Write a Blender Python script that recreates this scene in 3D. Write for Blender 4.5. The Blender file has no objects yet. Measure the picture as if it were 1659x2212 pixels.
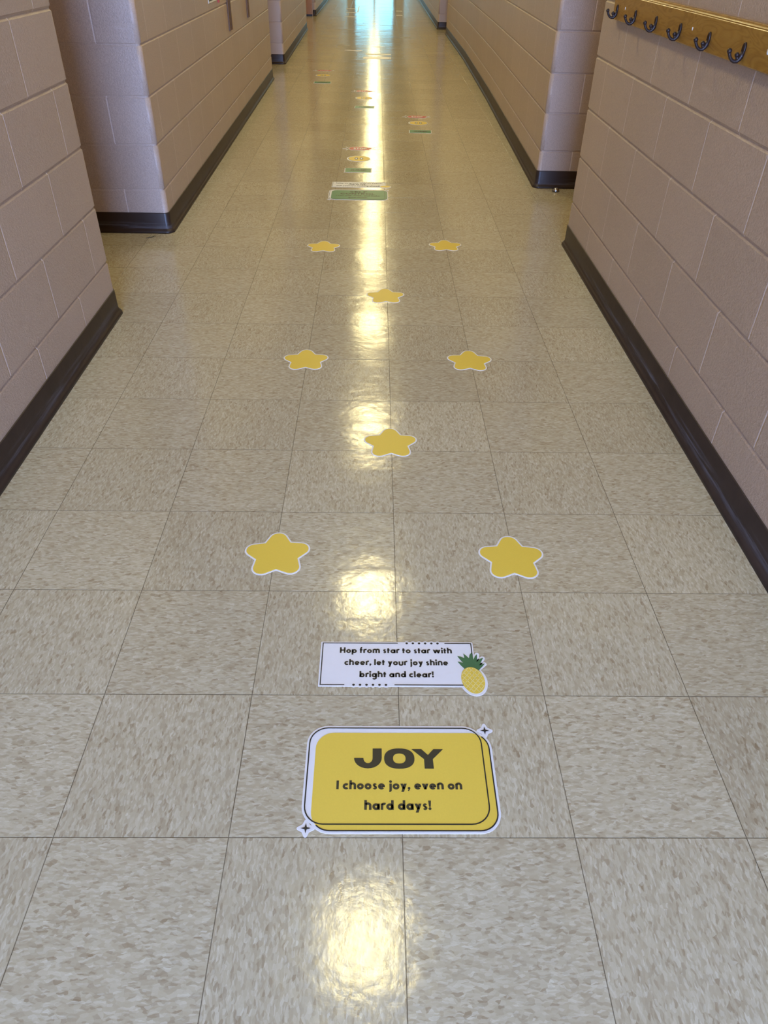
import bpy, bmesh, math, random
from mathutils import Vector, Matrix
random.seed(7)
C = bpy.context.scene.collection
PI = math.pi
# ------------------------------------------------------------------ camera
cam_d = bpy.data.cameras.new('camera')
cam_d.sensor_fit = 'HORIZONTAL'; cam_d.sensor_width = 36.0
cam_d.lens = 1567.16/1659*36.0
cam_d.clip_start = 0.02; cam_d.clip_end = 200
cam = bpy.data.objects.new('camera', cam_d); C.objects.link(cam)
ax = Vector((0.99984637, -0.00731796, 0.01592721))
au = Vector((-0.00789625, 0.62319283, 0.78202835))
af = Vector((0.01564857, 0.78203398, -0.62303931))
M = Matrix(((ax.x, au.x, -af.x, -0.0570), (ax.y, au.y, -af.y, -0.6403), (ax.z, au.z, -af.z, 1.2416), (0, 0, 0, 1)))
cam.matrix_world = M
bpy.context.scene.camera = cam
# ------------------------------------------------------------------ world, exposure
w = bpy.data.worlds.new('world'); bpy.context.scene.world = w; w.use_nodes = True
w.node_tree.nodes['Background'].inputs[0].default_value = (0.35, 0.42, 0.6, 1)
w.node_tree.nodes['Background'].inputs[1].default_value = 0.3
vs = bpy.context.scene.view_settings
vs.view_transform = 'Standard'; vs.look = 'None'; vs.exposure = 1.0; vs.gamma = 1.0; vs.use_curve_mapping = False
LAMP = 34.0; LAMP_COL = (1.0, 0.85, 0.41)
DAY = 31.0; DAY_COL = (0.33, 0.50, 1.0)
FAR = 2.7; FAR_COL = (0.20, 0.74, 1.0)
CEIL = 2.75; YEND = 33.9; YB = -5.6

# ------------------------------------------------------------------ helpers
def link(o): C.objects.link(o); return o
def obj(name, bm, mat, parent=None, smooth=False, recalc=True):
    if recalc: bmesh.ops.recalc_face_normals(bm, faces=bm.faces[:])
    me = bpy.data.meshes.new(name); bm.to_mesh(me); bm.free()
    if mat: me.materials.append(mat)
    if smooth:
        for p in me.polygons: p.use_smooth = True
    o = bpy.data.objects.new(name, me); link(o)
    if parent: o.parent = parent
    return o
def struct(name, bm, mat, parent=None, **k):
    o = obj(name, bm, mat, parent, **k)
    if not parent: o['kind'] = 'structure'
    return o
def thing(name, label, cat, loc=(0, 0, 0), rotz=0, group=None):
    o = bpy.data.objects.new(name, None); link(o); o.empty_display_size = 0.05
    o.location = loc; o.rotation_euler = (0, 0, rotz); o['label'] = label; o['category'] = cat
    if group: o['group'] = group
    return o
def tag(o, label, cat, group=None):
    o['label'] = label; o['category'] = cat
    if group: o['group'] = group
    return o
def box(bm, x0, y0, z0, x1, y1, z1):
    v = [bm.verts.new(p) for p in ((x0,y0,z0),(x1,y0,z0),(x1,y1,z0),(x0,y1,z0),(x0,y0,z1),(x1,y0,z1),(x1,y1,z1),(x0,y1,z1))]
    for f in ((0,3,2,1),(4,5,6,7),(0,1,5,4),(1,2,6,5),(2,3,7,6),(3,0,4,7)): bm.faces.new([v[i] for i in f])
def tube(bm, pts, radii, n=12, flat=1.0):
    rings = []
    pts = [Vector(p) for p in pts]
    for i, p in enumerate(pts):
        t = (pts[min(i+1, len(pts)-1)] - pts[max(i-1, 0)]).normalized()
        a = Vector((0, 1, 0))
        b = t.cross(a).normalized(); a = b.cross(t).normalized()
        r = radii[i]
        rings.append([bm.verts.new(p + a*math.cos(2*PI*k/n)*r + b*math.sin(2*PI*k/n)*r*flat) for k in range(n)])
    for i in range(len(rings)-1):
        for k in range(n):
            bm.faces.new((rings[i][k], rings[i][(k+1) % n], rings[i+1][(k+1) % n], rings[i+1][k]))
    bm.faces.new(rings[0][::-1]); bm.faces.new(rings[-1])
def ball(bm, c, r, seg=16, sc=(1, 1, 1)):
    m = Matrix.Translation(c) @ Matrix.Diagonal((r*sc[0], r*sc[1], r*sc[2], 1))
    bmesh.ops.create_uvsphere(bm, u_segments=seg, v_segments=seg//2+2, radius=1, matrix=m)

# ------------------------------------------------------------------ node helper
class NT:
    def __init__(s, name):
        s.m = bpy.data.materials.new(name); s.m.use_nodes = True
        s.t = s.m.node_tree; s.t.nodes.clear()
        s.out = s.t.nodes.new('ShaderNodeOutputMaterial')
    def n(s, typ, **k):
        nd = s.t.nodes.new(typ)
        for a, v in k.items():
            if a.startswith('i_'):
                nm = a[2:]; nm = int(nm) if nm.isdigit() else nm.replace('_', ' ')
                if isinstance(v, bpy.types.NodeSocket): s.t.links.new(v, nd.inputs[nm])
                else: nd.inputs[nm].default_value = v
            else: setattr(nd, a, v)
        return nd
    def math(s, op, a, b=0.0, c=0.0, clamp=False):
        nd = s.t.nodes.new('ShaderNodeMath'); nd.operation = op; nd.use_clamp = clamp
        for i, v in enumerate((a, b, c)):
            if isinstance(v, bpy.types.NodeSocket): s.t.links.new(v, nd.inputs[i])
            else: nd.inputs[i].default_value = v
        return nd.outputs[0]
    def mix(s, f, a, b, typ='RGBA', blend='MIX'):
        nd = s.t.nodes.new('ShaderNodeMix'); nd.data_type = typ
        if typ == 'RGBA': nd.blend_type = blend; ia, ib, o = 6, 7, 2
        elif typ == 'VECTOR': ia, ib, o = 4, 5, 1
        else: ia, ib, o = 2, 3, 0
        for i, v in ((0, f), (ia, a), (ib, b)):
            if isinstance(v, bpy.types.NodeSocket): s.t.links.new(v, nd.inputs[i])
            else: nd.inputs[i].default_value = (*v, 1) if (typ == 'RGBA' and i and len(v) == 3) else v
        return nd.outputs[o]
    def ramp(s, f, stops, interp='LINEAR'):
        nd = s.t.nodes.new('ShaderNodeValToRGB'); s.t.links.new(f, nd.inputs[0])
        cr = nd.color_ramp; cr.interpolation = interp
        while len(cr.elements) < len(stops): cr.elements.new(0.5)
        for e, (p, c) in zip(cr.elements, stops): e.position = p; e.color = (*c, 1) if len(c) == 3 else c
        return nd.outputs[0]
    def xyz(s, v):
        nd = s.t.nodes.new('ShaderNodeSeparateXYZ'); s.t.links.new(v, nd.inputs[0]); return nd.outputs
    def comb(s, x, y, z=0.0):
        nd = s.t.nodes.new('ShaderNodeCombineXYZ')
        for i, v in enumerate((x, y, z)):
            if isinstance(v, bpy.types.NodeSocket): s.t.links.new(v, nd.inputs[i])
            else: nd.inputs[i].default_value = v
        return nd.outputs[0]
    def bsdf(s, col, rough=0.5, spec=0.5, metal=0.0, normal=None, coat=0.0, coat_rough=0.1):
        b = s.t.nodes.new('ShaderNodeBsdfPrincipled')
        for nm, v in (('Base Color', col), ('Roughness', rough), ('Specular IOR Level', spec), ('Metallic', metal), ('Normal', normal), ('Coat Weight', coat), ('Coat Roughness', coat_rough)):
            if v is None: continue
            if isinstance(v, bpy.types.NodeSocket): s.t.links.new(v, b.inputs[nm])
            elif nm == 'Base Color': b.inputs[nm].default_value = (*v, 1)
            else: b.inputs[nm].default_value = v
        s.t.links.new(b.outputs[0], s.out.inputs[0]); return s.m
def plain(name, col, rough=0.5, spec=0.5, metal=0.0, grain=0.03, scale=60):
    N = NT(name); tc = N.n('ShaderNodeTexCoord').outputs['Object']
    ns = N.n('ShaderNodeTexNoise', i_Vector=tc, i_Scale=scale, i_Detail=3.0).outputs[0]
    a = tuple(max(0, c*(1-grain*2)) for c in col); b = tuple(min(1, c*(1+grain*2)) for c in col)
    return N.bsdf(N.mix(ns, a, b), rough, spec, metal)
def emis(name, col, st):
    N = NT(name); e = N.n('ShaderNodeEmission', i_Color=(*col, 1), i_Strength=st)
    N.t.links.new(e.outputs[0], N.out.inputs[0]); return N.m

# ------------------------------------------------------------------ materials
def floor_mat():
    N = NT('vinyl_tile'); tc = N.n('ShaderNodeTexCoord').outputs['Object']
    T = 0.3048
    X, Y, Z = N.xyz(tc)
    tx = N.math('DIVIDE', X, T); ty = N.math('DIVIDE', Y, T)
    ix = N.math('FLOOR', tx); iy = N.math('FLOOR', ty)
    par = N.math('MODULO', N.math('ADD', N.math('ADD', ix, iy), 1001.0), 2.0)   # grain turns from tile to tile
    gx = N.mix(par, X, Y, 'FLOAT'); gy = N.mix(par, Y, X, 'FLOAT')
    seed = N.math('ADD', N.math('MULTIPLY', ix, 7.31), N.math('MULTIPLY', iy, 3.17))
    vec0 = N.comb(gx, gy, seed)
    dist = N.n('ShaderNodeTexNoise', i_Vector=vec0, i_Scale=70.0, i_Detail=2.0).outputs[1]
    vec = N.mix(0.007, vec0, dist, 'VECTOR')
    def flecks(sx, sy, off):
        mp = N.n('ShaderNodeVectorMath', operation='MULTIPLY', i_0=vec); mp.inputs[1].default_value = (sx, sy, 1.0)
        ad = N.n('ShaderNodeVectorMath', operation='ADD', i_0=mp.outputs[0]); ad.inputs[1].default_value = (off, off*2, off*3)
        v = N.n('ShaderNodeTexVoronoi', voronoi_dimensions='2D', i_Vector=ad.outputs[0], i_Scale=1.0, i_Randomness=1.0)
        # tiles differ: shift the 2-D pattern with the tile seed
        return v, ad
    def fl(sx, sy, off):
        mp = N.comb(N.math('MULTIPLY', N.xyz(vec)[0], sx), N.math('MULTIPLY', N.xyz(vec)[1], sy))
        sh = N.n('ShaderNodeVectorMath', operation='ADD', i_0=mp)
        N.t.links.new(N.comb(N.math('MULTIPLY', seed, 13.7+off), N.math('MULTIPLY', seed, 5.3)), sh.inputs[1])
        v = N.n('ShaderNodeTexVoronoi', voronoi_dimensions='2D', i_Vector=sh.outputs[0], i_Scale=1.0, i_Randomness=1.0)
        r, g, b = N.n('ShaderNodeSeparateColor', i_0=v.outputs['Color']).outputs[:3]
        return r, g, b
    r1, g1, b1 = fl(85, 200, 0.0)
    r2, g2, b2 = fl(120, 330, 2.0)
    c1 = N.ramp(r1, [(0.0, (0.36, 0.285, 0.20)), (0.18, (0.43, 0.35, 0.255)), (0.5, (0.50, 0.42, 0.315)), (0.8, (0.56, 0.49, 0.385)), (1.0, (0.62, 0.55, 0.45))])
    c2 = N.ramp(r2, [(0.0, (0.25, 0.17, 0.10)), (0.06, (0.33, 0.25, 0.165)), (0.10, (0.47, 0.39, 0.29)), (0.7, (0.54, 0.465, 0.36)), (0.93, (0.68, 0.62, 0.53)), (1.0, (0.74, 0.69, 0.61))])
    col = N.mix(0.45, c1, c2)
    col = N.mix(0.16, col, (0.505, 0.43, 0.33))
    dk = N.math('LESS_THAN', g1, 0.035); col = N.mix(N.math('MULTIPLY', dk, 0.45), col, (0.26, 0.175, 0.10))
    lt = N.math('GREATER_THAN', g2, 0.955); col = N.mix(N.math('MULTIPLY', lt, 0.25), col, (0.78, 0.74, 0.66))
    # tile to tile tint
    wn = N.n('ShaderNodeTexWhiteNoise', noise_dimensions='2D', i_Vector=N.comb(ix, iy)).outputs[0]
    col = N.mix(1.0, col, N.mix(wn, (0.94, 0.93, 0.92), (1.04, 1.04, 1.04)), blend='MULTIPLY')
    big = N.n('ShaderNodeTexNoise', i_Vector=tc, i_Scale=1.3, i_Detail=3.0).outputs[0]
    col = N.mix(1.0, col, N.mix(big, (0.93, 0.92, 0.90), (1.05, 1.05, 1.05)), blend='MULTIPLY')
    col = N.mix(1.0, col, (0.935, 0.955, 0.835), blend='MULTIPLY')
    # seams
    fx = N.math('ABSOLUTE', N.math('SUBTRACT', N.math('FRACT', N.math('ADD', tx, 0.5)), 0.5))
    fy = N.math('ABSOLUTE', N.math('SUBTRACT', N.math('FRACT', N.math('ADD', ty, 0.5)), 0.5))
    d = N.math('MINIMUM', fx, fy)
    seam = N.math('SUBTRACT', 1.0, N.math('DIVIDE', N.math('SUBTRACT', d, 0.0012), 0.0022, clamp=True), clamp=True)
    sn = N.n('ShaderNodeTexNoise', i_Vector=tc, i_Scale=3.0).outputs[0]
    col = N.mix(N.math('MULTIPLY', seam, N.math('ADD', 0.45, N.math('MULTIPLY', sn, 0.6), clamp=True)), col, (0.06, 0.04, 0.02))
    # gloss
    n1 = N.n('ShaderNodeTexNoise', i_Vector=tc, i_Scale=9.0, i_Detail=2.0).outputs[0]
    n2 = N.n('ShaderNodeTexNoise', i_Vector=tc, i_Scale=55.0, i_Detail=3.0).outputs[0]
    n3 = N.n('ShaderNodeTexNoise', i_Vector=tc, i_Scale=420.0, i_Detail=2.0).outputs[0]
    h = N.math('ADD', N.math('MULTIPLY', n1, 0.0010), N.math('ADD', N.math('MULTIPLY', n2, 0.00030), N.math('MULTIPLY', n3, 0.000035)))
    st = N.n('ShaderNodeTexNoise', i_Vector=N.comb(N.math('MULTIPLY', X, 2.0), N.math('MULTIPLY', Y, 7.0)), i_Scale=1.0, i_Detail=2.0).outputs[0]
    h = N.math('ADD', h, N.math('MULTIPLY', st, 0.0016))
    # every tile lies at its own very slight tilt
    tw = N.n('ShaderNodeTexWhiteNoise', noise_dimensions='3D', i_Vector=N.comb(ix, iy, 5.0)).outputs[1]
    ta, tb, _t = N.xyz(tw)
    h = N.math('ADD', h, N.math('MULTIPLY', N.math('MULTIPLY', N.math('SUBTRACT', ta, 0.5), N.math('FRACT', tx)), 0.0009))
    h = N.math('ADD', h, N.math('MULTIPLY', N.math('MULTIPLY', N.math('SUBTRACT', tb, 0.5), N.math('FRACT', ty)), 0.0026))
    h = N.math('SUBTRACT', h, N.math('MULTIPLY', seam, 0.0004))
    bp = N.n('ShaderNodeBump', i_Height=h, i_Strength=1.0, i_Distance=1.0).outputs[0]
    rg = N.math('ADD', 0.08, N.math('MULTIPLY', n2, 0.13))
    return N.bsdf(col, rg, 0.5, normal=bp)
FLOOR = floor_mat()

def block_mat(name='painted_block'):
    N = NT(name); uv = N.n('ShaderNodeUVMap', uv_map='blocks').outputs[0]
    tc = N.n('ShaderNodeTexCoord').outputs['Object']
    U, V, _ = N.xyz(uv)
    k = N.math('FLOOR', N.math('DIVIDE', N.math('SUBTRACT', V, 0.005), 0.2065))
    od = N.math('MODULO', N.math('ADD', k, 40.0), 2.0)
    uu = N.math('ADD', U, N.math('MULTIPLY', od, 0.5))
    wob = N.n('ShaderNodeTexNoise', i_Vector=tc, i_Scale=18.0, i_Detail=2.0).outputs[0]
    fr = N.math('SUBTRACT', N.math('FRACT', N.math('ADD', uu, 0.5)), 0.5)
    fr = N.math('ADD', fr, N.math('MULTIPLY', N.math('SUBTRACT', wob, 0.5), 0.004))
    d = N.math('MULTIPLY', N.math('ABSOLUTE', fr), 0.4064)
    head = N.math('SUBTRACT', 1.0, N.math('DIVIDE', d, 0.0050), clamp=True)
    head = N.math('SMOOTH_MIN', head, 0.8, 0.3)
    zb = N.math('SUBTRACT', N.math('DIVIDE', N.math('SUBTRACT', V, 0.005), 0.2065), 0.0)
    bz = N.math('MULTIPLY', N.math('ABSOLUTE', N.math('SUBTRACT', N.math('FRACT', N.math('ADD', zb, 0.5)), 0.5)), 0.2065)
    bed = N.math('SUBTRACT', 1.0, N.math('DIVIDE', bz, 0.008), clamp=True)
    n1 = N.n('ShaderNodeTexNoise', i_Vector=tc, i_Scale=260.0, i_Detail=3.0).outputs[0]
    n2 = N.n('ShaderNodeTexNoise', i_Vector=tc, i_Scale=110.0, i_Detail=3.0, i_Roughness=0.6).outputs[0]
    n3 = N.n('ShaderNodeTexNoise', i_Vector=tc, i_Scale=30.0, i_Detail=2.0).outputs[0]
    vo = N.n('ShaderNodeTexVoronoi', i_Vector=tc, i_Scale=95.0).outputs['Distance']
    pit = N.math('SUBTRACT', 1.0, N.math('DIVIDE', vo, 0.12), clamp=True)
    h = N.math('ADD', N.math('MULTIPLY', n1, 0.0013), N.math('MULTIPLY', n2, 0.0020))
    h = N.math('SUBTRACT', h, N.math('MULTIPLY', pit, 0.0004))
    h = N.math('ADD', h, N.math('MULTIPLY', N.math('MULTIPLY', bed, n3), 0.004))
    h = N.math('SUBTRACT', h, N.math('MULTIPLY', head, 0.0022))
    bp = N.n('ShaderNodeBump', i_Height=h, i_Strength=0.8, i_Distance=1.0).outputs[0]
    big = N.n('ShaderNodeTexNoise', i_Vector=tc, i_Scale=2.2, i_Detail=4.0).outputs[0]
    col = N.mix(big, (0.405, 0.306, 0.236), (0.460, 0.348, 0.273))
    bk = N.n('ShaderNodeTexWhiteNoise', noise_dimensions='2D', i_Vector=N.comb(N.math('FLOOR', uu), k)).outputs[0]
    col = N.mix(1.0, col, N.mix(bk, (0.97, 0.965, 0.96), (1.03, 1.03, 1.03)), blend='MULTIPLY')
    col = N.mix(N.math('MULTIPLY', head, 0.8), col, (0.68, 0.57, 0.52))
    col = N.mix(1.0, col, N.mix(N.math('MULTIPLY', N.math('SUBTRACT', n1, 0.35), 3.0, clamp=True), (0.90, 0.90, 0.90), (1.10, 1.09, 1.08)), blend='MULTIPLY')  # sparkle of the satin paint put into the colour as fine random specks
    # pale rub marks
    sc = N.n('ShaderNodeTexNoise', i_Vector=N.comb(N.math('MULTIPLY', U, 1.5), N.math('MULTIPLY', V, 22.0)), i_Scale=1.6, i_Detail=5.0).outputs[0]
    scm = N.math('MULTIPLY', N.math('SUBTRACT', sc, 0.66, clamp=True), 4.0, clamp=True)
    col = N.mix(N.math('MULTIPLY', scm, 0.35), col, (0.68, 0.58, 0.55))
    return N.bsdf(col, N.math('ADD', 0.34, N.math('MULTIPLY', n2, 0.12)), 0.5, normal=bp)
BLOCK = block_mat()

def base_mat():
    N = NT('rubber_base'); uv = N.n('ShaderNodeUVMap', uv_map='blocks').outputs[0]
    tc = N.n('ShaderNodeTexCoord').outputs['Object']
    U, V, _ = N.xyz(uv)
    s1 = N.n('ShaderNodeTexNoise', i_Vector=N.comb(N.math('MULTIPLY', U, 3.0), N.math('MULTIPLY', V, 60.0)), i_Scale=1.0, i_Detail=6.0, i_Roughness=0.7).outputs[0]
    band = N.math('SUBTRACT', 1.0, N.math('DIVIDE', N.math('ABSOLUTE', N.math('SUBTRACT', V, 0.036)), 0.022), clamp=True)
    mk = N.math('MULTIPLY', N.math('MULTIPLY', N.math('SUBTRACT', s1, 0.47, clamp=True), 4.5), band, clamp=True)
    s2 = N.n('ShaderNodeTexNoise', i_Vector=tc, i_Scale=14.0, i_Detail=6.0).outputs[0]
    col = N.mix(s2, (0.021, 0.012, 0.008), (0.042, 0.025, 0.017))
    col = N.mix(N.math('MULTIPLY', mk, 0.75), col, (0.16, 0.15, 0.16))
    s3 = N.n('ShaderNodeTexNoise', i_Vector=tc, i_Scale=160.0, i_Detail=3.0).outputs[0]
    bp = N.n('ShaderNodeBump', i_Height=N.math('ADD', N.math('MULTIPLY', s3, 0.0003), N.math('MULTIPLY', s2, 0.002)), i_Strength=0.6, i_Distance=1.0).outputs[0]
    return N.bsdf(col, N.math('ADD', 0.42, N.math('MULTIPLY', mk, 0.3)), 0.35, normal=bp)
BASE = base_mat()

def wood_mat(name, dark, light, sc=1.0, rough=0.3, axis=1):
    N = NT(name); tc = N.n('ShaderNodeTexCoord').outputs['Object']
    X, Y, Z = N.xyz(tc)
    a = (X, Y, Z)
    L = a[axis]; o = [a[i] for i in range(3) if i != axis]
    v = N.comb(N.math('MULTIPLY', L, 2.2*sc), N.math('MULTIPLY', o[0], 9.0*sc), N.math('MULTIPLY', o[1], 9.0*sc))
    wv = N.n('ShaderNodeTexNoise', i_Vector=v, i_Scale=2.0, i_Detail=2.0, i_Distortion=1.2).outputs[0]
    rings = N.math('ABSOLUTE', N.math('SINE', N.math('MULTIPLY', wv, 24.0)))
    v2 = N.comb(N.math('MULTIPLY', L, 40.0*sc), N.math('MULTIPLY', o[0], 500.0*sc), N.math('MULTIPLY', o[1], 500.0*sc))
    pore = N.n('ShaderNodeTexNoise', i_Vector=v2, i_Scale=1.0, i_Detail=3.0).outputs[0]
    f = N.math('ADD', N.math('MULTIPLY', rings, 0.55), N.math('MULTIPLY', pore, 0.45))
    col = N.mix(f, dark, light)
    bp = N.n('ShaderNodeBump', i_Height=pore, i_Strength=0.15, i_Distance=0.001).outputs[0]
    return N.bsdf(col, rough, 0.5, normal=bp)
OAK = wood_mat('oak_board', (0.245, 0.122, 0.018), (0.37, 0.20, 0.036), rough=0.24)
DOORWOOD = wood_mat('door_wood', (0.33, 0.15, 0.035), (0.45, 0.22, 0.06), sc=0.5, rough=0.35, axis=2)
STRIP = wood_mat('brown_strip', (0.09, 0.045, 0.02), (0.16, 0.08, 0.035), rough=0.65, axis=2)

def ceil_mat():
    N = NT('ceiling_tile'); tc = N.n('ShaderNodeTexCoord').outputs['Object']
    X, Y, Z = N.xyz(tc)
    fx = N.math('ABSOLUTE', N.math('SUBTRACT', N.math('FRACT', N.math('DIVIDE', X, 0.61)), 0.5))
    fy = N.math('ABSOLUTE', N.math('SUBTRACT', N.math('FRACT', N.math('DIVIDE', Y, 0.61)), 0.5))
    g = N.math('GREATER_THAN', N.math('MAXIMUM', fx, fy), 0.482)
    n = N.n('ShaderNodeTexNoise', i_Vector=tc, i_Scale=90.0, i_Detail=3.0).outputs[0]
    col = N.mix(n, (0.52, 0.48, 0.40), (0.64, 0.60, 0.52)); col = N.mix(g, col, (0.62, 0.60, 0.55))
    return N.bsdf(col, 0.9, 0.1)
CEILM = ceil_mat()
WHITE = plain('vinyl_white', (0.74, 0.73, 0.74), 0.42, 0.4, grain=0.01)
YELLOW = plain('vinyl_yellow', (0.74, 0.53, 0.065), 0.42, 0.4, grain=0.02, scale=300)
INK = plain('vinyl_black', (0.012, 0.011, 0.012), 0.45, 0.4)
INKY = plain('vinyl_dark_print', (0.030, 0.026, 0.014), 0.45, 0.4)
GREEN = plain('vinyl_green', (0.055, 0.20, 0.09), 0.42, 0.4, grain=0.02, scale=300)
LEAFG = plain('vinyl_leaf_green', (0.045, 0.14, 0.055), 0.42, 0.4)
PALEY = plain('vinyl_pale_yellow', (0.82, 0.70, 0.27), 0.42, 0.4)
RED = plain('vinyl_red', (0.50, 0.045, 0.04), 0.42, 0.4)
PINK = plain('vinyl_pale_pink', (0.70, 0.62, 0.60), 0.35, 0.5)
GREYV = plain('vinyl_grey', (0.30, 0.27, 0.23), 0.35, 0.5)
BRONZE = plain('oil_rubbed_bronze', (0.026, 0.014, 0.011), 0.42, 0.3)
STEEL = plain('satin_steel', (0.55, 0.55, 0.56), 0.22, 0.5, metal=1.0, grain=0.02)
PAPER = plain('paper', (0.72, 0.72, 0.70), 0.7, 0.2)
FRAMEB = plain('brown_metal_frame', (0.06, 0.035, 0.022), 0.4, 0.5)
ENDP = plain('end_wall_paint', (0.42, 0.38, 0.38), 0.5, 0.4)
LENS = emis('light_lens', LAMP_COL, LAMP)
LENS_DIM = emis('light_lens_dimmed', LAMP_COL, LAMP*0.58)  # first ceiling light, emission turned down to keep the near piers darker and cooler
DAYG = emis('daylit_glass', DAY_COL, DAY)
FARG = emis('daylit_door_glass', FAR_COL, FAR)
LAMPM = plain('white_metal', (0.7, 0.7, 0.68), 0.4, 0.5)

# ------------------------------------------------------------------ floor, ceiling
bm = bmesh.new(); box(bm, -3.2, YB-0.3, -0.05, 3.2, YEND+0.3, 0.0)
struct('floor', bm, FLOOR)
bm = bmesh.new(); box(bm, -3.2, YB-0.3, CEIL, 3.2, YEND+0.3, CEIL+0.05)
struct('ceiling', bm, CEILM)

# ------------------------------------------------------------------ block walls
def wall(name, foot, phase_y, xc=None, zmax=CEIL, s=1, grooves=True):
    """foot: corner list (x, y, fillet radius), counter-clockwise; courses are real tooled grooves."""
    pts = []                                     # (pos, outward normal, tag of edge that follows)
    n = len(foot)
    for i in range(n):
        p = Vector(foot[i][:2]); r = foot[i][2]
        a = Vector(foot[i-1][:2]); b = Vector(foot[(i+1) % n][:2])
        da = (a-p).normalized(); db = (b-p).normalized()
        na = Vector((-da.y*-1, da.x*-1)); na = Vector((-(p-a).normalized().y*-1, -(p-a).normalized().x))
        nb_ = (b-p).normalized(); nb = Vector((nb_.y, -nb_.x)); e = (p-a).normalized(); na = Vector((e.y, -e.x))
        if r <= 0:
            pts.append((p, na, 'c')); pts.append((p, nb, 'f'))
        else:
            ang = math.acos(max(-1, min(1, e.dot(nb_)))); t = r*math.tan(ang/2)
            c = p - e*t - na*r
            a0 = math.atan2(na.y, na.x); a1 = math.atan2(nb.y, nb.x)
            while a1 < a0: a1 += 2*PI
            K = 8
            for k in range(K+1):
                th = a0 + (a1-a0)*k/K
                nn = Vector((math.cos(th), math.sin(th)))
                pts.append((c + nn*r, nn, 'f' if k == K else 'c'))
    zs = [(0.0, 0.0)]
    k = 1
    while True:
        z = 0.005 + 0.2065*k
        if z > zmax-0.02: break
        if grooves: zs += [(z-0.0075, 0.0), (z-0.0055, 0.0030), (z-0.0018, 0.0050), (z+0.0018, 0.0050), (z+0.0055, 0.0030), (z+0.0075, 0.0)]
        k += 1
    zs.append((zmax, 0.0))
    bm = bmesh.new(); uvl = bm.loops.layers.uv.new('blocks')
    rings = [[bm.verts.new((p.x-nn.x*d, p.y-nn.y*d, z)) for (p, nn, t) in pts] for z, d in zs]
    m = len(pts)
    def U(i, q):
        p, nn, t = pts[i]
        if t == 'c': return 0.25
        if abs(nn.x) > abs(nn.y): return (q.y - phase_y)/0.4064
        return (abs(q.x-xc) - 0.2)/0.4064 if xc is not None else q.x/0.4064
    for j in range(len(zs)-1):
        for i in range(m):
            i2 = (i+1) % m
            if (pts[i][0]-pts[i2][0]).length < 1e-6: continue
            vs_ = (rings[j][i], rings[j][i2], rings[j+1][i2], rings[j+1][i])
            f = bm.faces.new(vs_)
            if len(zs) > 2 and (zs[j][1] or zs[j+1][1] or pts[i][2] == 'c'): f.smooth = True
            for l in f.loops: l[uvl].uv = (U(i, l.vert.co), l.vert.co.z)
    return struct(name, bm, BLOCK, recalc=False)

def baseboard(name, path, closed=False, h=0.1):
    """path: (x, y, fillet) polyline along the wall face, the room on its right-hand side."""
    pts = []
    n = len(path)
    for i in range(n):
        p = Vector(path[i][:2]); r = path[i][2]
        if i == 0: e = (Vector(path[1][:2])-p).normalized(); pts.append((p, Vector((e.y, -e.x)))); continue
        if i == n-1: e = (p-Vector(path[i-1][:2])).normalized(); pts.append((p, Vector((e.y, -e.x)))); continue
        a = Vector(path[i-1][:2]); b = Vector(path[i+1][:2])
        e = (p-a).normalized(); f = (b-p).normalized()
        na = Vector((e.y, -e.x)); nb = Vector((f.y, -f.x))
        if r <= 0:
            nn = (na+nb).normalized(); nn = nn/max(0.3, nn.dot(na)); pts.append((p, nn)); continue
        ang = math.acos(max(-1, min(1, e.dot(f)))); t = r*math.tan(ang/2); c = p - e*t - na*r
        a0 = math.atan2(na.y, na.x); a1 = math.atan2(nb.y, nb.x)
        while a1 < a0: a1 += 2*PI
        for k in range(9):
            th = a0+(a1-a0)*k/8; nn = Vector((math.cos(th), math.sin(th))); pts.append((c+nn*r, nn))
    prof = [(-0.001, h), (0.003, h), (0.0042, h-0.003), (0.0045, 0.030), (0.0062, 0.0215), (0.0095, 0.0165), (0.0135, 0.0135), (0.0165, 0.0085), (0.0180, 0.0), (-0.001, 0.0)]
    bm = bmesh.new(); uvl = bm.loops.layers.uv.new('blocks')
    u = 0; us = [0]
    for i in range(1, len(pts)): u += (pts[i][0]-pts[i-1][0]).length; us.append(u)
    rows = [[bm.verts.new((p.x+nn.x*d, p.y+nn.y*d, z)) for d, z in prof] for p, nn in pts]
    ui = {}
    for i, row in enumerate(rows):
        for v in row: ui[v] = us[i]
    for i in range(len(rows)-1):
        for j in range(len(prof)-1):
            f = bm.faces.new((rows[i][j], rows[i][j+1], rows[i+1][j+1], rows[i+1][j]))
            f.smooth = True
            for l in f.loops: l[uvl].uv = (ui[l.vert], l.vert.co.z)
    bm.faces.new(rows[0]); bm.faces.new(rows[-1][::-1])
    return struct(name, bm, BASE)

R = 0.022
XL = -2.15; XR = 2.15
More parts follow.
